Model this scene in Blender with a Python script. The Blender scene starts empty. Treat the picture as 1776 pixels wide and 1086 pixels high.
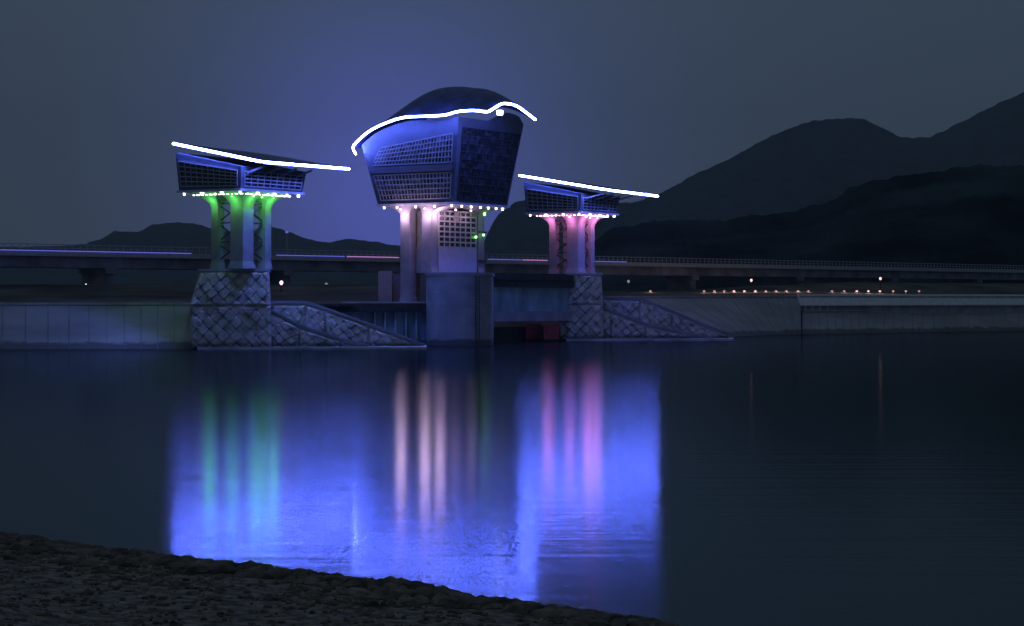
import bpy, math, random
from mathutils import Vector, noise as mnoise
random.seed(7)
sc = bpy.context.scene
C = sc.collection
# ------------------------------------------------------------------ camera
F = 3600.0          # focal length in photo pixels (photo 1776 x 1086)
HC = 5.6            # camera height above the water
CX, HY = 888.0, 520.0
cam_d = bpy.data.cameras.new('camera'); cam = bpy.data.objects.new('camera', cam_d); C.objects.link(cam)
cam_d.sensor_fit = 'HORIZONTAL'; cam_d.sensor_width = 36.0; cam_d.lens = 36.0 * F / 1776.0
cam_d.shift_y = -23.0 / 1776.0
cam_d.clip_start = 0.5; cam_d.clip_end = 30000
cam.location = (0, 0, HC); cam.rotation_euler = (math.radians(90), 0, 0)
sc.camera = cam
# ------------------------------------------------------------------ sky
w = bpy.data.worlds.new("World"); sc.world = w; w.use_nodes = True
nt = w.node_tree; nt.nodes.clear()
out = nt.nodes.new('ShaderNodeOutputWorld')
sky = nt.nodes.new('ShaderNodeTexSky'); sky.sky_type = 'NISHITA'; sky.sun_disc = False
sky.sun_elevation = math.radians(-4); sky.sun_rotation = math.radians(-60)
b1 = nt.nodes.new('ShaderNodeBackground'); b1.inputs['Strength'].default_value = 0.05
nt.links.new(sky.outputs[0], b1.inputs['Color'])
geo = nt.nodes.new('ShaderNodeTexCoord')
def wdot(vec, n, nrm=True):
    v = Vector(vec).normalized()
    d = nt.nodes.new('ShaderNodeVectorMath'); d.operation = 'DOT_PRODUCT'
    nt.links.new(geo.outputs['Generated'], d.inputs[0]); d.inputs[1].default_value = v
    m = nt.nodes.new('ShaderNodeMath'); m.operation = 'MAXIMUM'; m.inputs[1].default_value = 0
    nt.links.new(d.outputs['Value'], m.inputs[0])
    p = nt.nodes.new('ShaderNodeMath'); p.operation = 'POWER'; p.inputs[1].default_value = n
    nt.links.new(m.outputs[0], p.inputs[0]); return p.outputs[0]
def wbg(col, strength_sock, mul):
    b = nt.nodes.new('ShaderNodeBackground'); b.inputs['Color'].default_value = (*col, 1)
    m = nt.nodes.new('ShaderNodeMath'); m.operation = 'MULTIPLY'; m.inputs[1].default_value = mul
    nt.links.new(strength_sock, m.inputs[0]); nt.links.new(m.outputs[0], b.inputs['Strength']); return b
def wadd(a, b):
    s = nt.nodes.new('ShaderNodeAddShader'); nt.links.new(a.outputs[0], s.inputs[0]); nt.links.new(b.outputs[0], s.inputs[1]); return s
bb = nt.nodes.new('ShaderNodeBackground'); bb.inputs['Color'].default_value = (0.042, 0.064, 0.094, 1); bb.inputs['Strength'].default_value = 1.0
g1 = wbg((0.12, 0.13, 1.0), wdot((-0.058, 1, 0.044), 400), 0.50)   # blue glow of the roof LEDs, painted into the sky
g2 = wbg((0.22, 0.30, 0.80), wdot((-0.05, 1, 0.08), 80), 0.085)  # wider lobe of the same painted LED glow
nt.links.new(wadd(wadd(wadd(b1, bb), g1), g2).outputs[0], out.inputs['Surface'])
# ------------------------------------------------------------------ render look
sc.view_settings.view_transform = 'Standard'; sc.view_settings.look = 'None'
sc.view_settings.exposure = 0; sc.view_settings.gamma = 1; sc.view_settings.use_curve_mapping = False
sc.cycles.use_denoising = True
sc.cycles.sample_clamp_indirect = 6
sc.cycles.max_bounces = 6; sc.cycles.volume_bounces = 0
sc.cycles.use_adaptive_sampling = False
# ------------------------------------------------------------------ helpers
def at(px, py, Y):
    return Vector(((px - CX) / F * Y, Y, HC + (HY - py) / F * Y))
def onwater(px, py):
    return at(px, py, HC * F / (py - HY))
TH = math.radians(57); CT, ST = math.cos(TH), math.sin(TH)

def mat(name, col, rough=0.8, metal=0.0, var=0.25, scale=1.5, bump=0.0, bscale=8.0, spec=0.5, col2=None, stretch=None):
    m = bpy.data.materials.new(name); m.use_nodes = True
    n = m.node_tree; p = n.nodes['Principled BSDF']
    p.inputs['Roughness'].default_value = rough; p.inputs['Metallic'].default_value = metal
    p.inputs['Specular IOR Level'].default_value = spec
    tc = n.nodes.new('ShaderNodeTexCoord'); mp = n.nodes.new('ShaderNodeMapping')
    n.links.new(tc.outputs['Object'], mp.inputs['Vector'])
    if stretch: mp.inputs['Scale'].default_value = stretch
    t = n.nodes.new('ShaderNodeTexNoise'); t.inputs['Scale'].default_value = scale; t.inputs['Detail'].default_value = 6
    n.links.new(mp.outputs[0], t.inputs['Vector'])
    r = n.nodes.new('ShaderNodeValToRGB'); n.links.new(t.outputs['Fac'], r.inputs['Fac'])
    c2 = col2 or tuple(c * (1 - var * 1.6) for c in col)
    r.color_ramp.elements[0].color = (*c2, 1); r.color_ramp.elements[0].position = 0.32
    r.color_ramp.elements[1].color = (*[min(1, c * (1 + var)) for c in col], 1); r.color_ramp.elements[1].position = 0.7
    n.links.new(r.outputs[0], p.inputs['Base Color'])
    if bump:
        t2 = n.nodes.new('ShaderNodeTexNoise'); t2.inputs['Scale'].default_value = bscale; t2.inputs['Detail'].default_value = 5
        n.links.new(mp.outputs[0], t2.inputs['Vector'])
        b = n.nodes.new('ShaderNodeBump'); b.inputs['Strength'].default_value = bump; b.inputs['Distance'].default_value = 0.1
        n.links.new(t2.outputs['Fac'], b.inputs['Height']); n.links.new(b.outputs[0], p.inputs['Normal'])
    return m
def emit(name, col, s):
    m = bpy.data.materials.new(name); m.use_nodes = True
    p = m.node_tree.nodes['Principled BSDF']; p.inputs['Base Color'].default_value = (0.02, 0.02, 0.02, 1)
    p.inputs['Emission Color'].default_value = (*col, 1); p.inputs['Emission Strength'].default_value = s
    return m

class MB:
    def __init__(s): s.v = []; s.f = []
    def quad(s, a, b, c, d):
        i = len(s.v); s.v += [tuple(a), tuple(b), tuple(c), tuple(d)]; s.f.append((i, i+1, i+2, i+3))
    def hexa(s, lo, hi):     # lo, hi: 4 points each, same order, counter-clockwise from above
        i = len(s.v); s.v += [tuple(p) for p in lo] + [tuple(p) for p in hi]
        s.f += [(i+3, i+2, i+1, i), (i+4, i+5, i+6, i+7)] + [(i+k, i+(k+1) % 4, i+4+(k+1) % 4, i+4+k) for k in range(4)]
        return s
    def box(s, x0, x1, y0, y1, z0, z1):
        return s.hexa([(x0,y0,z0),(x1,y0,z0),(x1,y1,z0),(x0,y1,z0)], [(x0,y0,z1),(x1,y0,z1),(x1,y1,z1),(x0,y1,z1)])
    def loft(s, secs, cap=True):
        n = len(secs[0]); i = len(s.v)
        for sec in secs: s.v += [tuple(p) for p in sec]
        for k in range(len(secs)-1):
            for j in range(n):
                a = i+k*n+j; b = i+k*n+(j+1) % n
                s.f.append((a, b, b+n, a+n))
        if cap:
            s.f.append(tuple(i+j for j in reversed(range(n)))); s.f.append(tuple(i+(len(secs)-1)*n+j for j in range(n)))
        return s
    def bar(s, a, b, wd, h=None, up=(0, 0, 1)):
        a, b = Vector(a), Vector(b); h = h or wd; d = (b-a).normalized(); u = Vector(up)
        if abs(d.dot(u)) > 0.95: u = Vector((1, 0, 0))
        x = d.cross(u).normalized() * wd/2; y = x.cross(d).normalized() * h/2
        return s.loft([[a-x-y, a+x-y, a+x+y, a-x+y], [b-x-y, b+x-y, b+x+y, b-x+y]])
    def tube(s, pts, r, n=8):
        pts = [Vector(p) for p in pts]; secs = []
        for i, p in enumerate(pts):
            d = (pts[min(i+1, len(pts)-1)] - pts[max(i-1, 0)]).normalized()
            u = Vector((0, 0, 1)) if abs(d.z) < 0.9 else Vector((1, 0, 0))
            x = d.cross(u).normalized(); y = x.cross(d)
            rr = r[i] if isinstance(r, (list, tuple)) else r
            secs.append([p + (x*math.cos(q) + y*math.sin(q))*rr for q in [k*2*math.pi/n for k in range(n)]])
        return s.loft(secs)
    def build(s, name, m, parent=None, smooth=False, loc=None):
        me = bpy.data.meshes.new(name); me.from_pydata(s.v, [], s.f); me.update()
        if smooth: me.shade_smooth()
        me.materials.append(m)
        o = bpy.data.objects.new(name, me); C.objects.link(o)
        if parent: o.parent = parent
        if loc: o.location = loc
        return o
def tag(o, label=None, cat=None, group=None, kind=None):
    if label: o['label'] = label
    if cat: o['category'] = cat
    if group: o['group'] = group
    if kind: o['kind'] = kind
    return o
def empty(name, loc, rz, label, cat, group=None):
    o = bpy.data.objects.new(name, None); C.objects.link(o); o.location = loc; o.rotation_euler = (0, 0, rz)
    return tag(o, label, cat, group)
def lerp(a, b, t): return Vector(a) * (1-t) + Vector(b) * t
def bil(q, s, t): return lerp(lerp(q[0], q[1], s), lerp(q[3], q[2], s), t)

def interp(pts, x):
    if x <= pts[0][0]: return pts[0][1]
    for (x0, y0), (x1, y1) in zip(pts, pts[1:]):
        if x <= x1:
            t = (x-x0)/(x1-x0); return y0 + (y1-y0)*t
    return pts[-1][1]
def sinterp(pts, x):   # smooth (catmull-rom)
    if x <= pts[0][0]: return pts[0][1]
    if x >= pts[-1][0]: return pts[-1][1]
    for i in range(len(pts)-1):
        if x <= pts[i+1][0]:
            p1, p2 = pts[i], pts[i+1]; p0 = pts[max(i-1, 0)]; p3 = pts[min(i+2, len(pts)-1)]
            h = p2[0]-p1[0]; t = (x-p1[0])/h
            m1 = (p2[1]-p0[1])/max(1e-6, p2[0]-p0[0])*h; m2 = (p3[1]-p1[1])/max(1e-6, p3[0]-p1[0])*h
            return (2*t**3-3*t*t+1)*p1[1] + (t**3-2*t*t+t)*m1 + (-2*t**3+3*t*t)*p2[1] + (t**3-t*t)*m2

# ------------------------------------------------------------------ materials
M = {}
M['bluelit'] = mat('concrete tinted for blue light', (0.36, 0.34, 0.46), 0.8, var=0.15, scale=0.5, bump=0.3, bscale=3)  # blue LED light put into the concrete's base colour
M['concrete'] = mat('pale concrete', (0.46, 0.46, 0.48), 0.85, var=0.2, scale=0.5, bump=0.3, bscale=3)
M['column'] = mat('painted concrete', (0.27, 0.27, 0.32), 0.7, var=0.12, scale=0.7, bump=0.15, bscale=4)  # faint blue in the colour stands in for violet light
M['block'] = mat('weathered concrete block', (0.54, 0.51, 0.47), 0.9, var=0.3, scale=1.2, bump=0.5, bscale=5)
M['wall'] = mat('stained river wall concrete', (0.42, 0.41, 0.40), 0.8, var=0.16, scale=0.5, bump=0.3, bscale=2, stretch=(0.15, 0.3, 1))
M['panel'] = mat('blue grey cladding panel', (0.10, 0.12, 0.16), 0.45, var=0.12, scale=0.4)
M['soffit'] = mat('soffit panel', (0.6, 0.6, 0.62), 0.6, var=0.2, scale=0.8)
M['roof'] = mat('dark roof metal', (0.09, 0.12, 0.30), 0.4, metal=0.1, var=0.3, scale=0.6)
M['frame'] = mat('aluminium mullion', (0.38, 0.40, 0.44), 0.4, metal=0.3, var=0.1)
M['darkframe'] = mat('dark mullion', (0.05, 0.055, 0.07), 0.4, metal=0.3, var=0.1)
M['glass2'] = mat('glass with reflection tint', (0.10, 0.12, 0.18), 0.25, var=0.6, scale=1.0, spec=0.8)  # base colour lightened and blued to imitate reflections
M['litwhite'] = mat('concrete whitened for light', (0.82, 0.80, 0.80), 0.7, var=0.08)  # whitened to stand in for light on the right wall
M['glass'] = mat('tinted window glass', (0.03, 0.035, 0.05), 0.08, var=0.5, scale=1.3, spec=0.8)
M['steel'] = mat('painted gate steel', (0.30, 0.42, 0.55), 0.5, metal=0.1, var=0.3, scale=0.6, stretch=(1, 1, 0.3))
M['darksteel'] = mat('dark steel', (0.05, 0.055, 0.06), 0.6, metal=0.2, var=0.3)
M['redsteel'] = mat('red panel steel', (0.42, 0.05, 0.06), 0.6, var=0.3, scale=1.2)  # mottled red base colour
M['bridge'] = mat('bridge concrete', (0.26, 0.27, 0.32), 0.8, var=0.3, scale=0.3)
M['rail'] = mat('galvanised railing', (0.45, 0.46, 0.5), 0.5, var=0.1)
M['grass'] = mat('dry bank grass', (0.12, 0.105, 0.075), 0.95, var=0.5, scale=0.08, bump=1, bscale=0.6)
M['hill'] = mat('wooded hillside', (0.03, 0.05, 0.055), 1.0, var=0.7, scale=0.03, spec=0.1)
M['gravel'] = mat('gravel shore', (0.38, 0.31, 0.24), 0.95, var=0.5, scale=3.5, bump=1.0, bscale=22)
M['stone'] = mat('river stone', (0.21, 0.17, 0.135), 0.9, var=0.5, scale=1.6, bump=0.4, bscale=6)
M['whitebox'] = mat('lavender lit white panel', (0.45, 0.47, 0.72), 0.5, var=0.06)  # white box with its lavender lighting put into the colour
M['led'] = emit('blue white led', (0.115, 0.165, 1.0), 215)
M['white_lamp'] = emit('white lamp lens', (1.0, 0.95, 1.0), 5)
M['green_lamp'] = emit('green lamp lens', (0.35, 1.0, 0.25), 3.5)
M['pink_lamp'] = emit('pink lamp lens', (1.0, 0.65, 0.85), 7)
M['warm_lamp'] = emit('warm lamp lens', (1.0, 0.55, 0.5), 2.2)
M['strip_blue'] = emit('blue deck light', (0.16, 0.16, 0.9), 0.8)
M['glow_pink'] = emit('added violet railing glow', (0.6, 0.25, 0.7), 0.9)  # added glow, imitates pink tower light on the bridge railing

def panes(m, cell=0.62, lo=0.35, hi=1.9):
    n = m.node_tree; p = n.nodes['Principled BSDF']; l = p.inputs['Base Color'].links[0]; src = l.from_socket
    tc = n.nodes.new('ShaderNodeTexCoord'); sn = n.nodes.new('ShaderNodeVectorMath'); sn.operation = 'SNAP'; sn.inputs[1].default_value = (cell,)*3
    n.links.new(tc.outputs['Object'], sn.inputs[0]); wn = n.nodes.new('ShaderNodeTexWhiteNoise'); n.links.new(sn.outputs[0], wn.inputs['Vector'])
    mr = n.nodes.new('ShaderNodeMapRange'); mr.inputs['To Min'].default_value = lo; mr.inputs['To Max'].default_value = hi
    n.links.new(wn.outputs['Value'], mr.inputs['Value'])
    mu = n.nodes.new('ShaderNodeVectorMath'); mu.operation = 'SCALE'; n.links.new(src, mu.inputs[0]); n.links.new(mr.outputs[0], mu.inputs['Scale'])
    n.links.new(mu.outputs[0], p.inputs['Base Color'])
panes(M['glass']); panes(M['glass2'])
def tide(m, level=0.75):
    n = m.node_tree; p = n.nodes['Principled BSDF']; src = p.inputs['Base Color'].links[0].from_socket
    tc = n.nodes.new('ShaderNodeTexCoord'); sp = n.nodes.new('ShaderNodeSeparateXYZ'); n.links.new(tc.outputs['Object'], sp.inputs[0])
    t = n.nodes.new('ShaderNodeTexNoise'); t.inputs['Scale'].default_value = 0.8; t.inputs['Detail'].default_value = 5
    n.links.new(tc.outputs['Object'], t.inputs['Vector'])
    a = n.nodes.new('ShaderNodeMath'); a.operation = 'MULTIPLY_ADD'; a.inputs[1].default_value = -0.9; n.links.new(t.outputs['Fac'], a.inputs[0]); n.links.new(sp.outputs['Z'], a.inputs[2])
    mr = n.nodes.new('ShaderNodeMapRange'); mr.inputs['From Min'].default_value = level-0.65; mr.inputs['From Max'].default_value = level-0.35
    mr.inputs['To Min'].default_value = 0.38; n.links.new(a.outputs[0], mr.inputs['Value'])
    mu = n.nodes.new('ShaderNodeVectorMath'); mu.operation = 'SCALE'; n.links.new(src, mu.inputs[0]); n.links.new(mr.outputs[0], mu.inputs['Scale'])
    n.links.new(mu.outputs[0], p.inputs['Base Color'])
for k_ in ('wall', 'bluelit', 'block', 'steel'): tide(M[k_])
# ------------------------------------------------------------------ water
def water():
    m = bpy.data.materials.new('river water'); m.use_nodes = True
    n = m.node_tree; n.nodes.clear()
    o = n.nodes.new('ShaderNodeOutputMaterial')
    gl = n.nodes.new('ShaderNodeBsdfAnisotropic'); gl.distribution = 'BECKMANN'
    gl.inputs['Roughness'].default_value = 0.092; gl.inputs['Anisotropy'].default_value = 0.05
    gl2 = n.nodes.new('ShaderNodeBsdfAnisotropic'); gl2.distribution = 'BECKMANN'
    gl2.inputs['Roughness'].default_value = 0.16; gl2.inputs['Anisotropy'].default_value = 0.1
    gl.inputs['Color'].default_value = gl2.inputs['Color'].default_value = (0.47, 0.52, 0.56, 1)
    gm_ = n.nodes.new('ShaderNodeMixShader'); gm_.inputs[0].default_value = 0.5
    n.links.new(gl.outputs[0], gm_.inputs[1]); n.links.new(gl2.outputs[0], gm_.inputs[2])
    tg = n.nodes.new('ShaderNodeCombineXYZ'); tg.inputs[0].default_value = 1
    n.links.new(tg.outputs[0], gl.inputs['Tangent']); n.links.new(tg.outputs[0], gl2.inputs['Tangent'])
    df = n.nodes.new('ShaderNodeBsdfDiffuse'); df.inputs['Color'].default_value = (0.05, 0.085, 0.085, 1)
    fr = n.nodes.new('ShaderNodeFresnel'); fr.inputs['IOR'].default_value = 1.333
    mx = n.nodes.new('ShaderNodeMixShader')
    tc = n.nodes.new('ShaderNodeTexCoord'); mp = n.nodes.new('ShaderNodeMapping'); mp.inputs['Scale'].default_value = (0.05, 1.0, 1)
    n.links.new(tc.outputs['Object'], mp.inputs['Vector'])
    t = n.nodes.new('ShaderNodeTexNoise'); t.inputs['Scale'].default_value = 1.1; t.inputs['Detail'].default_value = 5; t.inputs['Roughness'].default_value = 0.6
    n.links.new(mp.outputs[0], t.inputs['Vector'])
    b = n.nodes.new('ShaderNodeBump'); b.inputs['Strength'].default_value = 1; b.inputs['Distance'].default_value = 0.011
    n.links.new(t.outputs['Fac'], b.inputs['Height'])
    n.links.new(b.outputs[0], gl.inputs['Normal']); n.links.new(b.outputs[0], gl2.inputs['Normal'])
    n.links.new(fr.outputs[0], mx.inputs[0]); n.links.new(df.outputs[0], mx.inputs[1]); n.links.new(gm_.outputs[0], mx.inputs[2])
    n.links.new(mx.outputs[0], o.inputs['Surface'])
    mb = MB(); mb.quad((-1500, 20, 0), (1500, 20, 0), (1500, 460, 0), (-1500, 460, 0))
    tag(mb.build('water', m), kind='structure')
water()

# ------------------------------------------------------------------ near shore
E0 = Vector((-12.6, 49.0)); E1 = Vector((3.4, 34.8)); ED = (E1-E0).normalized(); EN = Vector((-ED.y, ED.x))
if EN.dot(Vector((0, 0)) - E0) < 0: EN = -EN
def shore_s(x, y):
    d = Vector((x, y)) - E0; a = d.dot(ED)
    wob = 0.5*mnoise.noise(Vector((a*0.22, 3, 0))) + 0.25*mnoise.noise(Vector((a*0.9, 9, 0)))
    bend = 0.012*max(0, a-14)**2 + 0.004*(a-8)**2*(1 if a < 8 else 0)
    return d.dot(EN) + wob - min(bend, 30)
def shore_z(x, y):
    s = shore_s(x, y)
    z = 0.22*s if s < 2.2 else 0.484 + (s-2.2)*0.05 if s < 9 else 0.824 + (s-9)*0.16
    if s < 0: z = max(-3, 0.3*s)
    return z + 0.06*mnoise.noise(Vector((x*0.7, y*0.7, 1))) + 0.02*mnoise.noise(Vector((x*3, y*3, 4)))
def grid(mb, x0, x1, y0, y1, nx, ny, fz):
    i0 = len(mb.v)
    for j in range(ny+1):
        for i in range(nx+1):
            x = x0+(x1-x0)*i/nx; y = y0+(y1-y0)*j/ny; mb.v.append((x, y, fz(x, y)))
    for j in range(ny):
        for i in range(nx):
            a = i0+j*(nx+1)+i; mb.f.append((a, a+1, a+nx+2, a+nx+1))
mb = MB(); grid(mb, -60, 50, -30, 75, 330, 315, shore_z)
tag(mb.build('shore', M['gravel'], smooth=True), kind='structure')
ICO = None
def stone(mb, c, r):
    # squashed irregular rock from a jittered octahedron split once
    base = [Vector(p) for p in ((1,0,0),(-1,0,0),(0,1,0),(0,-1,0),(0,0,1),(0,0,-1))]
    tris = [(0,2,4),(2,1,4),(1,3,4),(3,0,4),(2,0,5),(1,2,5),(3,1,5),(0,3,5)]
    vs = base[:]; mid = {}; fs = []
    def m(a, b):
        k = (min(a, b), max(a, b))
        if k not in mid: mid[k] = len(vs); vs.append(((vs[a]+vs[b])/2).normalized())
        return mid[k]
    for a, b, c_ in tris:
        x, y, z = m(a, b), m(b, c_), m(c_, a); fs += [(a, x, z), (x, b, y), (z, y, c_), (x, y, z)]
    rot = random.random()*6.3; sx, sy, sz = random.uniform(.7, 1.3), random.uniform(.7, 1.2), random.uniform(.45, .8)
    i = len(mb.v)
    for v in vs:
        q = v * random.uniform(.82, 1.12); x, y = q.x*sx, q.y*sy
        mb.v.append((c[0]+r*(x*math.cos(rot)-y*math.sin(rot)), c[1]+r*(x*math.sin(rot)+y*math.cos(rot)), c[2]+r*q.z*sz))
    mb.f += [tuple(i+k for k in f) for f in fs]
mb = MB()
for k in range(9000):
    a = random.uniform(-9, 26); s = random.triangular(-0.5, 6.0, 1.0)
    p = E0 + ED*a + EN*s
    dens = mnoise.noise(Vector((p.x*0.5, p.y*0.5, 7)))
    if s > 3 and dens < 0.0: continue
    r = random.choice((.04, .055, .07, .09, .12, .17)) * (1 if s < 3.5 else .6)
    stone(mb, (p.x, p.y, shore_z(p.x, p.y) + r*0.15), r)
for k in range(6000):
    a = random.uniform(-9, 24); q_ = E0 + ED*a + EN*random.uniform(1.5, 13)
    r = random.choice((.02, .03, .04, .06)); stone(mb, (q_.x, q_.y, shore_z(q_.x, q_.y) + r*.2), r)
tag(mb.build('shore_stones', M['stone']), 'dark loose stones piled along the near water edge', 'stones', kind='stuff')

# ------------------------------------------------------------------ far land, hills
def land_z(x, y):
    # bank rising behind the weir, level plain beyond
    ys = 320 + 0.85*max(0, x-14)
    t = min(1, max(0, (y - ys) / 7.0))
    base = -4.0 + 9.7*t if x > -18 else 5.0
    if x <= -18:
        t2 = min(1, max(0, (y-262)/70)); base = 4.9 + 3.1*t2*t2*(3-2*t2)
    t3 = min(1, max(0, (y-ys-25)/75)); base += ((1.8 + 2.2*min(1, max(0, (x-35)/40))) if x > -18 else -0.2)*t3*t3*(3-2*t3)
    return base + 0.35*mnoise.noise(Vector((x*0.03, y*0.03, 2))) + 0.1*mnoise.noise(Vector((x*0.2, y*0.2, 2)))
mb = MB()
for (xa, xb, nx) in ((-300, -18, 90), (-17.99, 300, 130)):
    pass
grid(mb, -320, -19, 248, 620, 120, 140, land_z)
tag(mb.build('bank_left', M['grass'], smooth=True), kind='structure').name = 'far_bank'
mb = MB(); grid(mb, -18.99, 420, 290, 620, 170, 130, land_z)
tag(mb.build('far_bank', M['grass'], smooth=True), kind='structure')
mb = MB(); grid(mb, -2500, 2500, 619, 5200, 60, 60, lambda x, y: 6.9 - (0.0 if y > 700 else 0.4))
tag(mb.build('plain', M['grass'], smooth=True), kind='structure')

def ridge(name, pts, D, depth, rough=1.0, seed=0, nx=260, ny=26, base=6.0, fine=(0, 1)):
    mb = MB(); x0, x1 = pts[0][0], pts[-1][0]
    for j in range(ny+1):
        t = j/ny*2-1                         # -1 front foot, 0 crest, 1 back foot
        for i in range(nx+1):
            px = x0+(x1-x0)*i/nx
            h = HC + (HY - sinterp(pts, px))/F*D - base
            X = (px-CX)/F*D
            sp = mnoise.noise(Vector((X*0.004, seed, 0)))*0.35
            prof = max(0, 1-abs(t)**(1.15+sp))
            Y = D + t*depth
            z = base + max(0, h)*prof
            if abs(t) < 0.99: z += rough*(10*mnoise.noise(Vector((X*0.008, Y*0.008, seed)))*(abs(t) > 0.05) - (6*rough if abs(t) > 0.05 else 0)) * min(1, abs(h)/60) + rough*1.2*mnoise.noise(Vector((X*0.06, Y*0.06, seed))) + fine[0]*mnoise.fractal(Vector((X*fine[1], Y*fine[1], seed)), 1.0, 2.0, 3)*min(1, abs(h)/15)
            else: z = -20
            mb.v.append((X*Y/D if t < 0 else X, Y, z))
    for j in range(ny):
        for i in range(nx):
            a = j*(nx+1)+i; mb.f.append((a, a+1, a+nx+2, a+nx+1))
    o = mb.build(name, M['hill'], smooth=True); tag(o, kind='structure')
    return o
ridge('mountain', [(780,520),(830,440),(860,378),(900,350),(960,346),(1040,352),(1100,350),(1140,338),(1200,305),(1260,278),(1330,240),(1400,212),(1440,207),(1480,205),(1510,212),(1560,236),(1585,239),(1610,238),(1660,215),(1720,185),(1776,160),(1850,125),(1950,110),(2100,140)], 3600, 900, seed=3, nx=900, ny=50, fine=(3.0, 0.05))
ridge('hill', [(1000,440),(1050,404),(1120,388),(1180,385),(1230,385),(1290,375),(1350,368),(1400,362),(1450,345),(1490,322),(1560,305),(1640,295),(1700,288),(1776,287),(1880,280),(2000,290),(2150,330)], 680, 160, seed=8, rough=0.7, nx=1100, ny=50, fine=(1.1, 0.22))
ridge('distant_hills', [(-200,425),(0,428),(140,424),(180,412),(200,401),(240,402),(262,391),(300,386),(340,389),(370,397),(420,402),(470,394),(500,402),(540,416),(570,420),(600,415),(625,416),(660,421),(690,426),(760,424),(830,428),(960,432),(1060,430)], 4200, 700, seed=5, rough=0.7, nx=700, fine=(2.5, 0.05))

# ------------------------------------------------------------------ weir towers
def solve(root, p0, d, px):
    """t so that local p0 + t*d shows at photo column px"""
    k = (px-CX)/F
    X0 = root[0] + p0[0]*CT - p0[1]*ST; Y0 = root[1] + p0[0]*ST + p0[1]*CT
    dX = d[0]*CT - d[1]*ST; dY = d[0]*ST + d[1]*CT
    return (k*Y0 - X0)/(dX - k*dY)
def zat(root, u, v, py):
    Y = root[1] + u*ST + v*CT
    return HC + (HY-py)/F*Y
def rootfrom(xc, dc, xl, xr):
    Xc = (xc-CX)/F*dc; kl = (xl-CX)/F; kr = (xr-CX)/F
    B = (Xc - kl*dc)/(ST + kl*CT); A = (kr*dc - Xc)/(CT - kr*ST)
    return (Xc + A/2*CT - B/2*ST, dc + A/2*ST + B/2*CT), A, B

def curtain(parent, q, nx, ny, n, gm='glass', fm='frame', bw=0.09, name='window', skip=()):
    """glazed screen on quad q (local, q0-q1 bottom, q3-q2 top), outward normal n"""
    n = Vector(n); g = MB()
    qq = [Vector(p) + n*0.03 for p in q]; q2 = [Vector(p) + n*0.07 for p in q]
    g.hexa([qq[0], qq[1], q2[1], q2[0]], [qq[3], qq[2], q2[2], q2[3]])
    w_ = g.build(name, M[gm], parent)
    f = MB(); q3 = [Vector(p) + n*0.10 for p in q]
    for i in range(nx+1):
        s = i/nx; f.bar(bil(q3, s, 0), bil(q3, s, 1), bw, 0.12, up=n)
    for j in range(ny+1):
        t = j/ny; f.bar(bil(q3, 0, t), bil(q3, 1, t), bw*1.3, 0.14, up=n)
    f.build('window_frame', M[fm], w_)
    return w_

def lamp(parent, p, m, r=0.14, h=0.26, light=None):
    mb = MB(); c = Vector(p)
    mb.loft([[c+Vector((math.cos(a)*rr, math.sin(a)*rr, z)) for a in [k*math.pi/5 for k in range(10)]] for rr, z in ((r*0.8, -h), (r, -h*0.8), (r, 0))])
    o = mb.build('downlight', M[m], parent)
    if light:
        col, e, off = light
        ld = bpy.data.lights.new('lamp_light', 'POINT'); ld.color = col; ld.energy = e; ld.shadow_soft_size = 0.7
        lo = bpy.data.objects.new('lamp_light', ld); C.objects.link(lo); lo.parent = o; lo.location = c + Vector(off)
    return o

def leg(parent, su, sv, a, b, hw, ztop, zbot, fu, fv, fh=1.7, name='column', zf=None):
    """column whose head flares outwards like a tree"""
    secs = []
    rows = [(zbot, 1.25, 0)] + [(zbot + 0.8, 1.0, 0)] + [(ztop-fh + fh*k/9, 1.0, (k/9)) for k in range(10)]
    for z, k, t in rows:
        fl = 1 - math.sqrt(max(0, 1-(t*0.985)**2)) if t > 0 else 0
        o_u = a+hw*k + (fu-a-hw)*fl/0.83; o_v = b+hw*k + (fv-b-hw)*fl/0.83
        i_u = max(0.12, a-hw*k - (a-hw-0.12)*t**3); i_v = max(0.12, b-hw*k - (b-hw-0.12)*t**3)
        o_u = min(o_u, fu); o_v = min(o_v, fv)
        pts = [(i_u, i_v), (o_u, i_v), (o_u, o_v), (i_u, o_v)]
        if su*sv < 0: pts = pts[::-1]
        secs.append([(su*x, sv*y, z) for x, y in pts])
    return MB().loft(secs).build(name, M['column'], parent)

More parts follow.
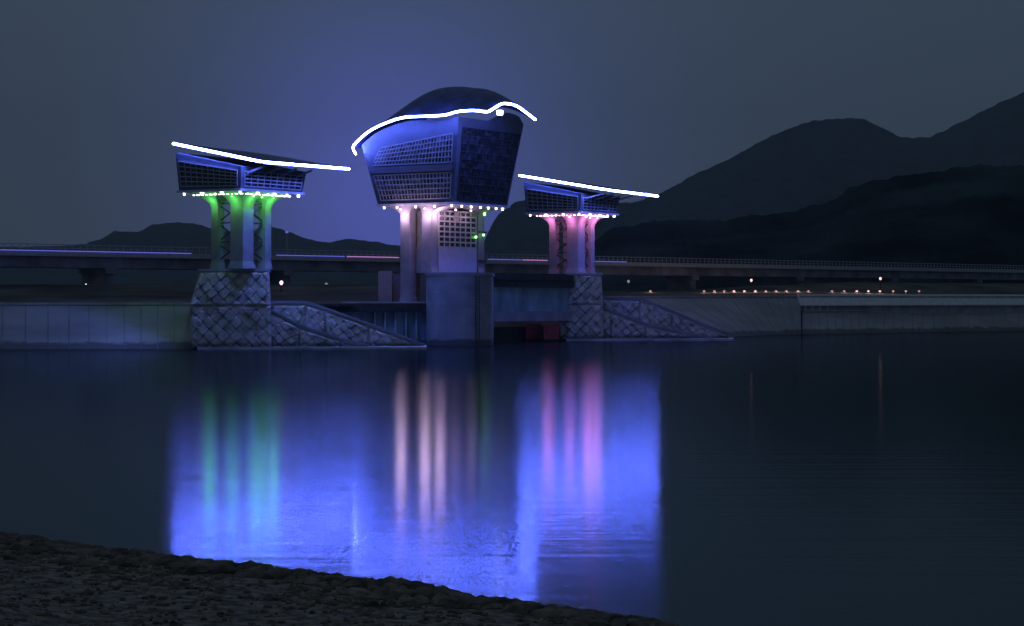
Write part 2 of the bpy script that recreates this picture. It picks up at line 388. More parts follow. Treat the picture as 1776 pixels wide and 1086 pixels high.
def side_tower(cfg):
    root, A, B = rootfrom(cfg['xc'], cfg['dc'], cfg['xl'], cfg['xr'])
    t = empty('weir_tower', (root[0], root[1], 0), TH, cfg['label'], 'tower')
    a, b = A/2, B/2; zb = 18.0
    zt = {'n': 20.4, 'l': 22.3, 'r': 20.35, 'k': 22.2}
    # cabin (slightly narrower at the floor)
    k = 0.3
    lo = [(-a+k, -b+k, zb), (a-k, -b+k, zb), (a-k, b-k, zb), (-a+k, b-k, zb)]
    hi = [(-a, -b, zt['n']), (a, -b, zt['r']), (a, b, zt['k']), (-a, b, zt['l'])]
    MB().hexa(lo, hi).build('cabin', M['panel'], t)
    MB().box(-a+0.1, a-0.1, -b+0.1, b-0.1, zb-0.3, zb-0.02).build('soffit', M['soffit'], t)
    def band(p, q, P, Q, n, s0=0.05, s1=0.95, t0=0.10, t1=0.78, nx=9, ny=3):
        fq = [p, q, Q, P]
        curtain(t, [bil(fq, s0, t0), bil(fq, s1, t0), bil(fq, s1, t1), bil(fq, s0, t1)], nx, ny, n)
    band(lo[3], lo[0], hi[3], hi[0], (-1, 0, 0.1), nx=10, ny=5)
    band(lo[0], lo[1], hi[0], hi[1], (0, -1, 0.1), nx=9, ny=4)
    band(lo[1], lo[2], hi[1], hi[2], (1, 0, 0.1), nx=10, ny=4)
    # roof blade
    vo = solve(root, (-a, -b), (0, -1), cfg['P2'][0]); v2 = -b - vo
    v1 = b + solve(root, (-a, b), (0, 1), cfg['P1'][0])
    u3 = -a + solve(root, (-a, v2), (1, 0), cfg['P3'][0])
    P1 = Vector((-a, v1, zat(root, -a, v1, cfg['P1'][1])))
    P2 = Vector((-a, v2, zat(root, -a, v2, cfg['P2'][1])))
    P3 = Vector((u3, v2, zat(root, u3, v2, cfg['P3'][1])))
    P4 = P1 + P3 - P2 + Vector((0, 0, -0.4))
    mb = MB(); N = 10; T = Vector((0, 0, 0.3))
    q = [P2, P3, P4, P1]
    for dz in (0, 1):
        i0 = len(mb.v)
        for j in range(N+1):
            for i in range(N+1):
                p = bil(q, i/N, j/N); p.z += 0.25*math.sin(math.pi*i/N)*math.sin(math.pi*j/N)
                e = 0.3 if dz else 0.0
                mb.v.append((p.x, p.y, p.z - 0.12 + e))
        for j in range(N):
            for i in range(N):
                A_ = i0+j*(N+1)+i; fc = (A_, A_+1, A_+N+2, A_+N+1); mb.f.append(fc if dz else fc[::-1])
    n1 = (N+1)**2
    edge = [i for i in range(N)] + [N+j*(N+1) for j in range(N)] + [(N+1)*N+N-i for i in range(N)] + [(N-j)*(N+1) for j in range(N)]
    for i in range(len(edge)):
        e0, e1 = edge[i], edge[(i+1) % len(edge)]; mb.f.append((e0, e1, e1+n1, e0+n1))
    mb.build('roof', M['panel'], t)
    # led line: soft bend at the near corner
    pts = []
    off = Vector((-0.14, -0.14, 0.05))
    for i in range(13): pts.append(lerp(P1, P2, i/12*0.93) + off)
    for i in range(1, 5):
        s = i/5; pts.append((lerp(P1, P2, .93)*(1-s)**2 + P2*2*s*(1-s) + lerp(P2, P3, .07)*s*s) + off)
    for i in range(13): pts.append(lerp(P2, P3, .07+i/12*0.93) + off)
    MB().tube(pts, 0.125, 8).build('led_strip', M['led'], t)
    # cabin-to-roof brackets
    mb = MB()
    for s in (-0.8, -0.3, 0.2, 0.7):
        mb.bar((a*s, -b+0.1, zt['n']-0.7), (a*s, v2*0.75-b*0.25, zt['n']-0.02), 0.14, 0.22)
    mb.build('bracket', M['frame'], t)
    # columns under the cabin
    pa, pb = cfg.get('pa', 2.0), cfg.get('pb', 1.8); zp = cfg['zp']
    for su, sv in ((-1, -1), (-1, 1), (1, -1), (1, 1)):
        leg(t, su, sv, pa, pb, 0.92 if (su, sv) == (-1, -1) else 0.52, zb-0.32, zp, a-0.7, b-0.5)
    mb = MB()
    for (p, q_) in (((-pa, -pb), (-pa, pb)), ((-pa, -pb), (pa, -pb)), ((pa, -pb), (pa, pb))):
        zz = zp+0.8
        while zz < zb-3.0:
            z2 = zz+2.2
            mb.bar((*p, zz), (*q_, z2), 0.14); mb.bar((*q_, zz), (*p, z2), 0.14); mb.bar((*p, z2), (*q_, z2), 0.14); zz = z2
    mb.build('bracing', M['darksteel'], t)
    # lamps
    for k_, (lu, lv) in enumerate(((-.88,-.85),(-.88,-.3),(-.88,.3),(-.88,.85),(-.4,-.9),(.1,-.9),(.5,-.9),(.88,-.88),(.88,0),(0,.9))):
        lamp(t, (lu*a, lv*b, zb-0.32), 'white_lamp', r=0.12+0.05*((k_*7) % 3))
    for k_ in range(12):
        f_ = k_/11; lamp(t, (-.72*a, (.72-1.44*f_)*b, zb-0.32), 'white_lamp', r=.13+.04*((k_*5) % 3))
        lamp(t, ((-.72+1.44*f_)*a, -.75*b, zb-0.32), 'white_lamp', r=.13+.05*((k_*3) % 4))
    for k_, (lu, lv) in enumerate(((-pa-1.2, pb), (-pa, pb+1.2), (-pa-1.7, -pb), (-pa, -pb-1.7), (pa, -pb-1.25), (pa+1.2, -pb), (0.3, -pb-1.0))):
        lamp(t, (lu, lv, zb-0.62), cfg['lampmat'], r=0.12, h=0.2, light=(cfg['col'], cfg['e'], (0, 0, -0.75)))
    return t, root, A, B
side_tower(dict(xc=418, dc=230, xl=304, xr=531, P1=(300, 250), P2=(455, 282), P3=(605, 294), zp=9.15, col=(0.13, 1.0, 0.12), e=115, lampmat='green_lamp',
                label='left weir tower with green lit columns under a dark blue cabin'))
side_tower(dict(xc=1008, dc=289, xl=908, xr=1075, P1=(900, 305), P2=(1052, 330), P3=(1140, 341), zp=9.3, col=(1.0, 0.25, 0.62), e=170, lampmat='pink_lamp', pa=1.9, pb=1.8,
                label='right weir tower with pink lit columns under its cabin'))

def centre_tower():
    # floor rectangle first
    root, A, B = rootfrom(787, 263, 655, 880)
    t = empty('weir_tower', (root[0], root[1], 0), TH, 'tall middle weir tower with a wavy neon roof line and glazed cabin', 'tower')
    a, b = A/2, B/2; zb = 18.0
    nu, nv = -a-1.3, -b-1.6            # near corner at roof level
    vl = nv + solve(root, (nu, nv), (0, 1), 627)
    ur = nu + solve(root, (nu, nv), (1, 0), 908)
    print('centre', root, A, B, nu, nv, vl, ur)
    # led curve, edge along -u side then -v side
    ue = nu-1.0; ve = nv - max(0.3, solve(root, (ue, nv), (0, -1), 846))
    left = [(617,268),(612,256),(619,246),(640,228),(668,214),(700,204),(735,202),(770,200),(785,196),(800,193),(822,192),(845,194)]
    right = [(845,194),(858,187),(872,180),(893,183),(910,194),(928,208)]
    L, R = [], []
    for px, py in left:
        v = ve + solve(root, (ue, ve), (0, 1), px); L.append((v, zat(root, ue, v, py)))
    for px, py in right:
        u = ue + solve(root, (ue, ve), (1, 0), px); R.append((u, zat(root, u, ve, py)))
    Lp = sorted(L[1:]); zc = L[-1][1]
    vmax = L[1][0]; umax = R[-1][0]
    # smooth led path
    def smoothpath(P, n=6):
        o = []
        for i in range(len(P)-1):
            p0, p1, p2, p3 = P[max(i-1, 0)], P[i], P[i+1], P[min(i+2, len(P)-1)]
            for k in range(n):
                s = k/n; o.append(0.5*((2*p1) + (p2-p0)*s + (2*p0-5*p1+4*p2-p3)*s*s + (3*p1-p0-3*p2+p3)*s**3))
        return o + [P[-1]]
    LP = [Vector((ue, v, z)) for v, z in L]; RP = [Vector((u, ve, z)) for u, z in R]
    MB().tube([p + Vector((-.12, -.12, 0)) for p in smoothpath(LP + RP[1:])], 0.125, 8).build('led_strip', M['led'], t)
    # roof shell with a raised vault behind the front edge
    mb = MB(); N = 28
    for dz in (0, 1):
        for j in range(N+1):
            v = ve + (vmax-ve)*j/N
            for i in range(N+1):
                u = ue + (umax-ue)*i/N
                s = j/N; q = i/N
                z = sinterp(Lp, v)*(1-q*0.35) + 0.35*q*(zc) + (sinterp(R, u)-zc)*(1-s)**2.0
                bulge = 3.9*(math.sin(math.pi*min(1, s*1.0))**0.9)*math.sin(math.pi*min(1, q*0.75))**1.2
                z += max(0, bulge)
                mb.v.append((u, v, z - 0.15 + 0.3*dz))
        i0 = dz*(N+1)**2
        for j in range(N):
            for i in range(N):
                a_ = i0+j*(N+1)+i; fc = (a_, a_+1, a_+N+2, a_+N+1); mb.f.append(fc if dz else fc[::-1])
    n1 = (N+1)**2
    edge = [i for i in range(N)] + [N+j*(N+1) for j in range(N)] + [(N+1)*N+N-i for i in range(N)] + [(N-j)*(N+1) for j in range(N)]
    for i in range(len(edge)):
        e0, e1 = edge[i], edge[(i+1) % len(edge)]; mb.f.append((e0, e1, e1+n1, e0+n1))
    mb.build('roof', M['roof'], t, smooth=False)
    def roofz(u, v): return sinterp(Lp, v) if u <= nu+0.01 else sinterp(R, u)
    # cabin body as a loft: floor, upper; top edge follows the roof
    n = 16
    ring_lo, ring_hi = [], []
    per = [((-a, b), (-a, -b), (nu, vl), (nu, nv)), ((-a, -b), (a, -b), (nu, nv), (ur, nv)), ((a, -b), (a, b), (ur, nv), (ur, vl)), ((a, b), (-a, b), (ur, vl), (nu, vl))]
    for si, (p, q, P, Q) in enumerate(per):
        for k in range(n):
            s = k/n; l = lerp((*p, zb), (*q, zb), s); h = lerp((*P, 0), (*Q, 0), s)
            zz = sinterp(Lp, h.y)-0.35 if si in (0, 2) else (sinterp(R, h.x - 1.54*(nv-ve))-0.3 if si == 1 else 25.5)
            if si == 0: zz = sinterp(Lp, max(ve, h.y)) - 0.35
            ring_lo.append(l); ring_hi.append(Vector((h.x, h.y, zz)))
    MB().loft([ring_lo, ring_hi]).build('cabin', M['panel'], t)
    MB().box(-a-0.25, a+0.25, -b-0.25, b+0.25, zb-0.34, zb-0.02).build('soffit', M['soffit'], t)
    # faces: point on left face (s from far to near, z) and right face
    ztop = zc-0.35
    def Lf(s, z):
        k = (z-zb)/(ztop-zb); p = lerp((-a, b, 0), (-a, -b, 0), s); q = lerp((nu, vl, 0), (nu, nv, 0), s); r = lerp(p, q, k); r.z = z; return r
    def Rf(s, z):
        k = (z-zb)/(ztop-zb); p = lerp((-a, -b, 0), (a, -b, 0), s); q = lerp((nu, nv, 0), (ur, nv, 0), s); r = lerp(p, q, k); r.z = z; return r
    nL = (-1, 0, -0.12); nR = (0, -1, -0.15)
    curtain(t, [Lf(.06, 18.5), Lf(.955, 18.5), Lf(.955, 21.7), Lf(.03, 21.7)], 22, 5, nL, bw=0.1, gm='glass2')
    curtain(t, [Lf(.03, 23.0), Lf(.955, 23.0), Lf(.955, 26.6), Lf(.16, 25.2)], 24, 5, nL, bw=0.1, gm='glass2')
    MB().hexa([Lf(.0, 21.95)+Vector((-.02,0,0)), Lf(.97, 21.95)+Vector((-.02,0,0)), Lf(.97, 21.95)+Vector((-.22,0,0)), Lf(.0, 21.95)+Vector((-.22,0,0))],
              [Lf(.0, 22.75)+Vector((-.02,0,0)), Lf(.97, 22.75)+Vector((-.02,0,0)), Lf(.97, 22.75)+Vector((-.22,0,0)), Lf(.0, 22.75)+Vector((-.22,0,0))]).build('spandrel', M['panel'], t)
    curtain(t, [Rf(.06, 18.4), Rf(.96, 18.4), Rf(.97, 27.4), Rf(.07, 27.4)], 8, 9, nR, fm='darkframe', bw=0.06)
    # lamp under the gable peak
    pk = R[2]
    lamp(t, (pk[0]+0.1, ve+0.5, pk[1]-0.8), 'white_lamp', r=0.42, h=0.6, light=((0.35, 0.6, 1.0), 60, (0, 0.2, -0.7)))
    # columns
    pa, pb = 5.4, 1.7
    for su, sv in ((-1, -1), (-1, 1), (1, -1), (1, 1)):
        leg(t, su, sv, pa, pb, 0.72, zb-0.36, 9.0 if sv < 0 else 5.3, a-0.1, b-0.5, fh=1.2)
    MB().box(-pa+1.1, -pa+1.75, pb-0.6, pb+0.1, 5.3, 17.6).build('pipe_duct', mat('brown duct paint', (0.30, 0.17, 0.12), 0.6), t)
    # glazed stair enclosure and white box below it, on the -v side between the near and right columns
    u0, u1, v0, v1 = -pa+0.95, pa-1.15, -pb-0.75, pb-0.6
    MB().box(u0, u1, v0, v1, 9.05, 12.3).build('plant_box', M['whitebox'], t)
    st = MB().box(u0+0.1, u1-0.1, v0+0.15, v1-0.1, 12.32, 17.1).build('stair_enclosure', M['soffit'], t)
    curtain(t, [(u0+.1, v0+.15, 12.4), (u1-.1, v0+.15, 12.4), (u1-.1, v0+.15, 17.05), (u0+.1, v0+.15, 17.05)], 7, 7, (0, -1, 0), fm='rail', bw=0.16)
    for z in (10.6, 14.4): MB().box(pa-0.75, pa+0.9, -pb-1.0, -pb-0.75, z, z+0.25).build('landing', M['darksteel'], t)
    lamp(t, (pa-0.2, -pb-1.2, 14.3), 'green_lamp', r=0.16, h=0.3, light=((0.4, 1, 0.2), 9, (0, -0.3, 0)))
    lamp(t, (pa-1.7, -pb-1.0, 14.0), 'green_lamp', r=0.16, h=0.3)
    lamp(t, (pa-0.1, -pb-1.3, 17.2), 'green_lamp', r=0.16, h=0.5, light=((0.4, 1, 0.2), 14, (0, -0.4, -0.2)))
    for lu, lv in ((-1,-.95),(-1,-.5),(-1,0),(-1,.5),(-1,.85),(-.7,-1),(-.35,-1),(0,-1),(.3,-1),(.6,-1),(.85,-1),(1,-.9),(1,0)):
        lamp(t, (lu*(a-.1), lv*(b-.1), zb-0.36), 'white_lamp')
    pink = (1.0, 0.62, 0.85)
    for lu, lv, e in ((-pa-1.5, pb+0.1, 330), (-pa-1.5, -pb-0.3, 350), (-pa, -pb-1.6, 280), (-2, -pb-1.7, 40), (1.5, -pb-1.7, 40)):
        lamp(t, (lu, lv, zb-0.7), 'pink_lamp', r=0.12, h=0.2, light=(pink, e, (0, 0, -0.9)))
    # pier
    mb = MB()
    # rounded-nose plan in world px: front from 740 to 855
    return t, root, a, b
ct, croot, ca, cb = centre_tower()

# ------------------------------------------------------------------ piers, gates, mounds (world coordinates)
def W(px, Y, z): return Vector(((px-CX)/F*Y, Y, z))
def prism_px(mb, pts, z0, z1):
    """pts: (px, Y) counter-clockwise from above"""
    p = [W(px, Y, 0) for px, Y in pts]
    return mb.loft([[(q.x, q.y, z0) for q in p], [(q.x, q.y, z1) for q in p]])
# middle pier, round nose
t = empty('pier', W(797, 258, 0), 0, 'smooth blue lit concrete pier under the middle tower', 'pier')
def rel(mb, name, m, root, smooth=False):
    o = mb.build(name, m, root, smooth); l = root.location
    for v in o.data.vertices: v.co -= l
    return o
mb = MB()
c = W(797, 258, 0); hw = 4.1; pts = []
for k in range(17):
    an = math.pi + math.pi*k/16; pts.append((c.x + hw*math.cos(an), c.y-1 + 3.6*math.sin(an)))
pts += [(c.x+hw, c.y+22), (c.x-hw, c.y+22)]
secs = [[(x, y, z) for x, y in pts] for z in (-1.5, 8.55)]
rel(mb.loft(secs), 'pier_body', M['bluelit'], t)
for z in (2.1, 4.3, 6.5):
    mb = MB(); pj = [(c.x + (x-c.x)*1.006, c.y + (y-c.y)*1.003) for x, y in pts]
    rel(mb.loft([[(x, y, zz_) for x, y in pj] for zz_ in (z, z+.07)]), 'joint_band', M['concrete'], t)
mb = MB()
for sx in (-.25, .25): mb.bar((c.x+2.3+sx, c.y-4.2, -.5), (c.x+2.3+sx, c.y-4.2, 8.5), .07)
for k_ in range(26): mb.bar((c.x+2.05, c.y-4.2, k_*.33), (c.x+2.55, c.y-4.2, k_*.33), .05)
rel(mb, 'ladder', M['darksteel'], t)
mb = MB(); pts2 = [(c.x + (x-c.x)*1.04, c.y + (y-c.y)*1.02) for x, y in pts]
rel(mb.loft([[(x, y, z) for x, y in pts2] for z in (8.56, 8.95)]), 'pier_cap', M['bluelit'], t)

def pillow(mb, q, cu, n, amp=0.2, res=8):
    """diamond block facing over quad q (p0,p1 bottom; p2,p3 top)"""
    w_ = max((q[1]-q[0]).length, (q[2]-q[3]).length); h_ = max((q[3]-q[0]).length, (q[2]-q[1]).length)
    nx = max(2, int(w_/cu*res*2)); ny = max(2, int(h_/cu*res*2)); i0 = len(mb.v); n = Vector(n)
    for j in range(ny+1):
        for i in range(nx+1):
            x = i/nx*w_/cu; y = j/ny*h_/cu
            A_ = abs(math.sin(math.pi*(x+y))); B_ = abs(math.sin(math.pi*(x-y)))
            d = min(1, 1.7*max(A_, B_))*0.6 + 0.4*min(1, 4.5*min(A_, B_))
            e = min(1, min(i, nx-i, j, ny-j)/3.0)
            hs = mnoise.cell(Vector((math.floor(x+y)+.5, math.floor(x-y)+.5, 1)))
            p = bil(q, i/nx, j/ny) + n*(amp*d*(0.75+0.35*hs)*e)
            mb.v.append(tuple(p))
    for j in range(ny):
        for i in range(nx):
            a_ = i0+j*(nx+1)+i; mb.f.append((a_, a_+1, a_+nx+2, a_+nx+1))
def facing(root, q, n, cu=1.5, name='block_facing', amp=0.6):
    mb = MB(); pillow(mb, [Vector(p) for p in q], cu, n, amp); return rel(mb, name, M['block'], root)

def mound(label, D, ped, zt, profB, profA, foot, sc_=1.0):
    """ped = (x0,x1) px of pedestal; profB rear wing profile, profA front wing profile [(px,z)...]"""
    r = empty('abutment', W((ped[0]+ped[1])/2, D, 0), 0, label, 'abutment')
    core = MB()
    x0, x1 = ped
    lo = [W(x0-16, D-3.6, -1.5), W(x1+4, D-3.6, -1.5), W(x1+4, D+5, -1.5), W(x0-16, D+5, -1.5)]
    md = [W(x0-18, D-3.4, 4.9), W(x1+3, D-3.4, 4.9), W(x1+3, D+5, 4.9), W(x0-18, D+5, 4.9)]
    hi = [W(x0, D-2.6, zt-.3), W(x1, D-2.6, zt-.3), W(x1, D+4.5, zt-.3), W(x0, D+4.5, zt-.3)]
    core.loft([lo, md, hi]); rel(core, 'pedestal', M['block'], r)
    nrm = (0, -1, 0)
    s = Vector((0, -0.02, 0))
    facing(r, [lo[0]+Vector((0,-.02,1.5)), lo[1]+Vector((0,-.02,1.5)), md[1]+s, md[0]+s], nrm)
    facing(r, [md[0]+s, md[1]+s, hi[1]+s, hi[0]+s], nrm)
    cap = MB(); prism_px(cap, [(x0-3, D-2.9), (x1+3, D-2.9), (x1+3, D+4.8), (x0-3, D+4.8)], zt-.29, zt); rel(cap, 'cap', M['concrete'], r)
    def wing(prof, Yf, Yb, nm):
        mb = MB(); f = [W(px, Yf, z) for px, z in prof] ; g = [W(px, Yb, z) for px, z in prof]
        f0 = [W(px, Yf, -1.5) for px, z in prof]; g0 = [W(px, Yb, -1.5) for px, z in prof]
        for i in range(len(prof)-1):
            mb.hexa([f0[i], f0[i+1], g0[i+1], g0[i]], [f[i], f[i+1], g[i+1], g[i]])
        rel(mb, nm, M['concrete'], r)
        for i in range(len(prof)-1):
            if max(prof[i][1], prof[i+1][1]) < 0.6: continue
            q = [W(prof[i][0], Yf-.02, 0), W(prof[i+1][0], Yf-.02, 0), W(prof[i+1][0], Yf-.02, prof[i+1][1]-.25), W(prof[i][0], Yf-.02, prof[i][1]-.25)]
            facing(r, q, nrm)
        # smooth kerb on the slope
        kb = MB()
        for i in range(len(prof)-1):
            if prof[i][1] > 0.3: kb.bar(f[i]+Vector((0, -.1, .12)), f[i+1]+Vector((0, -.1, .12)), 0.36, 0.22)
        rel(kb, 'kerb', M['column'], r)
    wing(profB, D+1.0, D+6, 'wing_wall'); wing(profA, D-2.5, D+0.9, 'wing_wall')
    ft = MB(); prism_px(ft, [(foot[0], D-5.2), (foot[1], D-5.2), (foot[1], D+6), (foot[0], D+6)], -1.5, 0.28); rel(ft, 'footing', M['concrete'], r)
    return r
mound('left abutment of diamond shaped blocks beneath the green lit tower', 238, (347, 467), 9.1,
      [(471, 5.25), (530, 5.25), (565, 4.5), (640, 2.7), (736, 0.3)], [(440, 5.3), (455, 4.9), (520, 2.6), (590, 1.1), (640, 0.3)], (342, 740))
mound('right abutment of diamond shaped blocks beneath the pink lit tower', 287, (985, 1043), 9.3,
      [(1046, 5.9), (1110, 5.7), (1165, 4.0), (1225, 1.9), (1262, 0.9)], [(1030, 5.0), (1060, 4.0), (1120, 2.2), (1200, 0.8), (1235, 0.3)], (982, 1272))

# left gate: dark deck beam over a pale wall
def gate(label, loc): return empty('weir_gate', loc, 0, label, 'gate')
g = gate('low weir gate with dark deck beam between left abutment and middle pier', W(650, 256, 0))
rel(prism_px(MB(), [(545, 250), (745, 257), (745, 262), (545, 255)], 4.15, 5.15), 'deck_beam', M['darksteel'], g)
rel(prism_px(MB(), [(545, 251.5), (745, 258.5), (745, 261), (545, 254)], -1.5, 4.13), 'gate_leaf', M['steel'], g)
mb = MB()
for px in range(560, 740, 18): 
    Y = 250.9 + (px-545)/200*7; p = W(px, Y, 0); mb.box(p.x-.1, p.x+.1, p.y, p.y+.45, -1, 4.1)
rel(mb, 'gate_rib', M['steel'], g)
rel(prism_px(MB(), [(592, 266), (738, 266), (738, 271), (592, 271)], 5.17, 5.35), 'walkway', M['concrete'], g)
# rear pier block beside the middle tower
g = empty('pier_block', W(672, 276, 0), 0, 'narrow violet lit concrete block left of the middle tower columns', 'pier')
rel(prism_px(MB(), [(656, 274), (680, 274), (680, 282), (656, 282)], 4, 9.4), 'block_body', M['bluelit'], g)
rel(prism_px(MB(), [(682, 276), (745, 276), (745, 283), (682, 283)], 4, 9.0), 'rear_wall', M['bluelit'], g)
# right gate: raised blue leaf, red panels under it
g = gate('raised blue weir gate with red panels under it beside right abutment', W(920, 275, 0))
rel(prism_px(MB(), [(852, 270), (995, 283), (995, 290), (852, 277)], 8.2, 9.0), 'deck_beam', M['darksteel'], g)
rel(prism_px(MB(), [(852, 270.3), (995, 283.3), (995, 286), (852, 273)], 7.3, 8.18), 'hoist_beam', M['darksteel'], g)
rel(prism_px(MB(), [(856, 271), (988, 283.5), (988, 285), (856, 272.5)], 4.05, 7.28), 'gate_leaf', M['steel'], g)
rel(prism_px(MB(), [(856, 270.5), (992, 283), (992, 286), (856, 273)], 2.75, 4.03), 'sill_beam', M['bluelit'], g)
rel(prism_px(MB(), [(856, 274), (982, 284), (982, 285), (856, 275)], -1, 2.0), 'dark_opening', M['darksteel'], g)  # dark sheet standing in for the shaded opening under the gate
for a_, b_ in ((912, 939), (943, 970)):
    rel(prism_px(MB(), [(a_, 277), (b_, 280), (b_, 280.6), (a_, 277.6)], 0.3, 2.35), 'red_panel', M['redsteel'], g)

# ------------------------------------------------------------------ river walls
def wall(name, label, foot, top, crest_m='concrete', rib=None, steps=1):
    pf = [W(px, Y, -1.5) for px, Y in foot]
    def rs(P, k, nn=14):
        T = [(i, p[k]) for i, p in enumerate(P)]; return [sinterp(T, j/nn*(len(P)-1)) for j in range(nn+1)]
    foot, top = list(zip(rs(foot, 0), rs(foot, 1))), list(zip(rs(top, 0), rs(top, 1), rs(top, 2)))
    r = empty(name, (pf[0].x, pf[0].y, 0), 0, label, 'wall')
    mb = MB()
    for i in range(len(foot)-1):
        f0, f1 = W(*foot[i], -.2), W(*foot[i+1], -.2); t0, t1 = W(top[i][0], top[i][1], top[i][2]), W(top[i+1][0], top[i+1][1], top[i+1][2])
        bk = Vector((0, 3, 0)); dn = Vector((0, 0, -4))
        mb.hexa([f0+dn, f1+dn, f1+bk*4+dn, f0+bk*4+dn], [f0, f1, t1, t0])
        mb.hexa([t0+dn, t1+dn, t1+bk+dn, t0+bk+dn], [t0+Vector((0, 0, -.01)), t1+Vector((0, 0, -.01)), t1+bk+Vector((0, 0, -.01)), t0+bk+Vector((0, 0, -.01))])
    rel(mb, 'wall_face', M['wall'], r)
    jt = MB()
    for i in range(len(foot)-1):
        for q_ in ((0,) if foot[0][0] < 0 else (0, .5)):
            a0 = lerp(W(*foot[i], -.2), W(*foot[i+1], -.2), q_); a1 = lerp(W(*top[i][:3]), W(*top[i+1][:3]), q_)
            jt.bar(a0+Vector((0, -.02, 0)), a1+Vector((0, -.02, 0)), .07, .05)
    rel(jt, 'joint', M['bridge'], r)
    cp = MB()
    for i in range(len(foot)-1):
        cp.bar(W(*top[i][:2], top[i][2]+.14)+Vector((0, .3, 0)), W(*top[i+1][:2], top[i+1][2]+.14)+Vector((0, .3, 0)), 1.0, 0.28)
    rel(cp, 'coping', M[crest_m], r)
    return r
wall('river_wall', 'long smooth sloping concrete wall left of the green lit tower', [(-160, 235), (120, 235.5), (332, 236)], [(-160, 244, 5.0), (120, 244, 5.0), (332, 244, 5.0)])
r = wall('river_wall', 'pale ribbed concrete river wall at the right end', [(1392, 338), (1600, 358), (1900, 386)], [(1392, 345, 3.6), (1600, 365, 3.6), (1900, 393, 3.6)])
mb = MB(); prism_px(mb, [(1388, 345.8), (1900, 394), (1900, 398), (1388, 350)], 0, 6.3); rel(mb, 'parapet', M['concrete'], r)
mb = MB()
for k in range(40):
    px = 1396+k*12.6; Y = 345.8 + (px-1388)/512*48.2; p = W(px, Y, 0); mb.box(p.x-.22, p.x+.22, p.y-.45, p.y-.02, 3.4, 5.08)
rel(mb, 'rib', M['litwhite'], r)
mb = MB(); c0, c1 = W(1388, 344.2, 0), W(1900, 392.4, 0); bk = Vector((-.3, 1.9, 0))
def zz(v, z): return Vector((v.x, v.y, z))
mb.hexa([zz(c0, 4.6), zz(c1, 4.6), zz(c1+bk, 4.6), zz(c0+bk, 4.6)], [zz(c0, 4.75), zz(c1, 4.75), zz(c1+bk, 6.55), zz(c0+bk, 6.55)]); rel(mb, 'coping_beam', M['litwhite'], r)  # front face sloped back to catch skylight
wall('river_wall', 'sloping concrete revetment between right abutment and ribbed wall', [(1236, 304), (1320, 326), (1390, 337.6)], [(1048, 318, 5.9), (1240, 334, 6.0), (1388, 347, 6.1)])

# ------------------------------------------------------------------ bridge behind
BP0 = Vector((-77.7, 315)); BDir = Vector((1, 1)).normalized(); BN = Vector((-BDir.y, BDir.x))
def bpt(px):   # distance along the bridge where column px meets it
    k = (px-CX)/F; return (k*BP0.y - BP0.x)/(BDir.x - k*BDir.y)
s0, s1 = -60, 420
br = empty('bridge', (BP0.x, BP0.y, 0), math.radians(45), 'long road bridge with lit railing crossing behind the weir towers', 'bridge')
MB().box(s0, s1, 0, 9, 12.5, 13.0).build('deck', M['bridge'], br)
mb = MB()
for y in (0.8, 4.0, 7.4): mb.box(s0, s1, y, y+0.8, 10.6, 12.49)
mb.build('girder', M['bridge'], br)
MB().box(s0, s1, -0.2, -0.02, 12.35, 13.15).build('fascia', M['rail'], br)
mb = MB(); s = s0
while s < s1: mb.box(s, s+0.12, 0.1, 0.2, 13.15, 14.1); s += 1.35
mb.bar((s0, 0.15, 14.17), (s1, 0.15, 14.17), 0.14, 0.12); mb.bar((s0, 0.15, 13.6), (s1, 0.15, 13.6), 0.08)
mb.box(s0, s1, 0.02, 0.35, 13.01, 13.14)
mb.build('railing', M['rail'], br)
for pa_, pb_, m_ in ((-40, 330, 'strip_blue'), (478, 596, 'strip_blue'), (600, 690, 'glow_pink'), (845, 903, 'strip_blue'), (905, 948, 'glow_pink'), (1030, 1085, 'strip_blue')):
    mb = MB(); mb.bar((bpt(pa_), -0.26, 13.18), (bpt(pb_), -0.26, 13.18), 0.1, 0.12); mb.build('glow_strip', M[m_], br)  # pink ones are added in place of tower lamp light
sp = bpt(1210) - 36*8
for k in range(13):
    s = sp + 36*k
    mb = MB(); mb.box(s-0.8, s+0.8, 1.2, 7.8, 3, 9.7); mb.box(s-1.1, s+1.1, 0.5, 8.5, 9.71, 10.58); mb.build('pier', M['bridge'], br)

lp = BP0 + BDir*bpt(497) - BN*0.0
r_ = empty('street_lamp', (lp.x, lp.y, 13.0), 0, 'blue lit lamp post standing on the bridge deck right of the left tower', 'lamp')
hh = at(497, 404, lp.y).z - 13.0
MB().tube([(0, 0.4, 0), (0, 0.4, hh)], [.16, .1], 8).build('pole', M['rail'], r_)
MB().tube([(0, 0.4, hh), (0, 0.4, hh+.3)], .25, 8).build('lamp_head', M['strip_blue'], r_)
# ------------------------------------------------------------------ lamps on the far bank
def ground(x, y): return land_z(x, y)
def lamp_post(px, py, Y, label, m, h=None):
    p = at(px, py, Y); gz = ground(p.x, p.y)-0.1
    r = empty('street_lamp', (p.x, p.y, gz), 0, label, 'lamp', 'street lamps on the far bank')
    H = p.z-gz
    MB().tube([(0, 0, 0), (0, 0, H*.5), (0, 0, H)], [.14, .11, .08], 8).build('pole', M['darksteel'], r)
    MB().tube([(0, 0, H-.1), (0, 0, H+.1), (0, 0, H+.35), (0, 0, H+.5)], [.08, .24, .25, .08], 10).build('lamp_head', M[m], r)
M['lamp_a'] = emit('lamp head white', (1.0, .85, .85), 3.0); M['lamp_b'] = emit('lamp head pink', (1.0, .6, .85), 3.0); M['lamp_c'] = emit('lamp head dim', (.8, .6, .6), .35)
lamp_post(149, 498, 330, 'white street lamp standing alone at the far left bank', 'lamp_a')
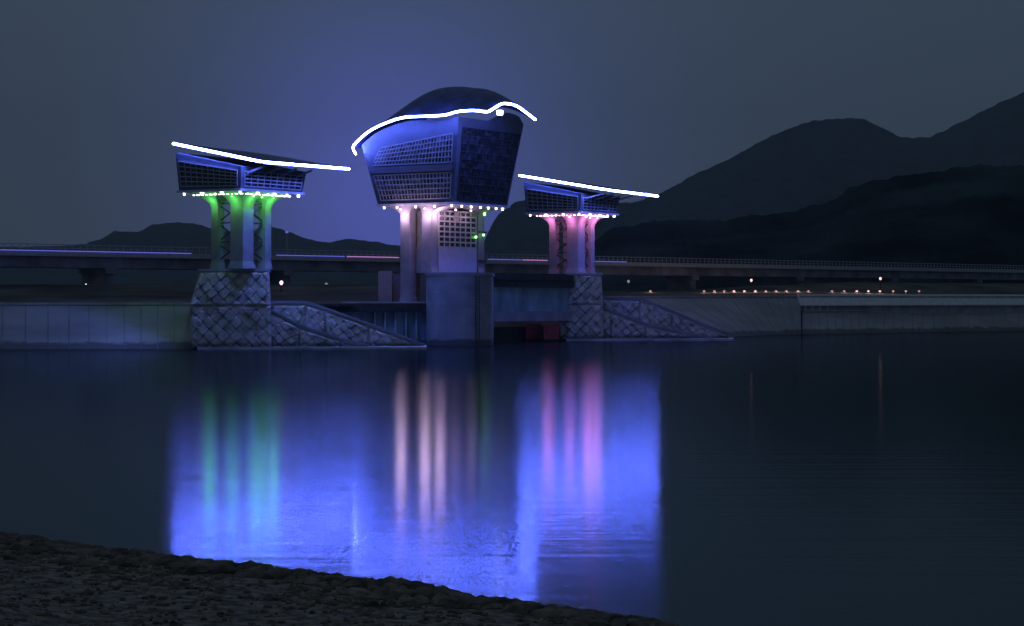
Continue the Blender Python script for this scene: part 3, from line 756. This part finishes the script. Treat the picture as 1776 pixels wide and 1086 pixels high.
lamp_post(488, 493, 300, 'pink street lamp just right of the green lit tower', 'lamp_b')
lamp_post(566, 496, 330, 'dim street lamp between the green lit tower and middle tower', 'lamp_c')
lamp_post(1090, 490, 400, 'dim street lamp just right of the pink lit tower', 'lamp_c')
lamp_post(1303, 488, 440, 'street lamp above the left part of the bollard row', 'warm_lamp')
lamp_post(1527, 485, 440, 'street lamp above the right part of the bollard row', 'warm_lamp')
ords = 'first second third fourth fifth sixth seventh eighth ninth tenth eleventh twelfth thirteenth fourteenth fifteenth sixteenth seventeenth eighteenth nineteenth twentieth twenty-first'.split()
xs = [1128, 1221, 1239, 1256, 1273, 1291, 1310, 1328, 1346, 1364, 1384, 1402, 1443, 1464, 1486, 1506, 1526, 1549, 1571, 1594]
M['bol1'] = emit('bollard lens bright', (1.0, .55, .6), 1.3); M['bol2'] = emit('bollard lens dim', (1.0, .6, .65), .4)
for k, px in enumerate(xs):
    Y = 405 + (px-1128)*0.05; p = at(px, 505, Y)
    r = empty('bollard_light', (p.x, p.y, p.z-1.0), 0, f'{ords[k]} glowing bollard light from the left along the far bank', 'bollard light', 'bollard lights along the far bank')
    MB().tube([(0, 0, -1.6), (0, 0, .8)], .12, 8).build('post', M['darksteel'], r)
    o_ = MB().tube([(0, 0, .82), (0, 0, 1.12)], .22, 8).build('lens', M['bol1' if k in (4, 5, 6, 14, 15, 16) else 'bol2'], r)
    ld = bpy.data.lights.new('lamp_light', 'POINT'); ld.color = (1, .62, .5); ld.energy = random.uniform(25, 80); ld.shadow_soft_size = .2
    lo = bpy.data.objects.new('lamp_light', ld); C.objects.link(lo); lo.parent = o_; lo.location = (0, -.5, 1.0)

# ------------------------------------------------------------------ haze
hz = bpy.data.materials.new('haze'); hz.use_nodes = True; n = hz.node_tree; n.nodes.clear()
o = n.nodes.new('ShaderNodeOutputMaterial'); v = n.nodes.new('ShaderNodeVolumePrincipled')
v.inputs['Color'].default_value = (0.72, 0.86, 1, 1); v.inputs['Density'].default_value = 0.00014; v.inputs['Anisotropy'].default_value = 0.0
n.links.new(v.outputs[0], o.inputs['Volume'])
ob = MB().box(-2600, 2600, -60, 5300, -25, 480).build('haze', hz); tag(ob, kind='stuff')
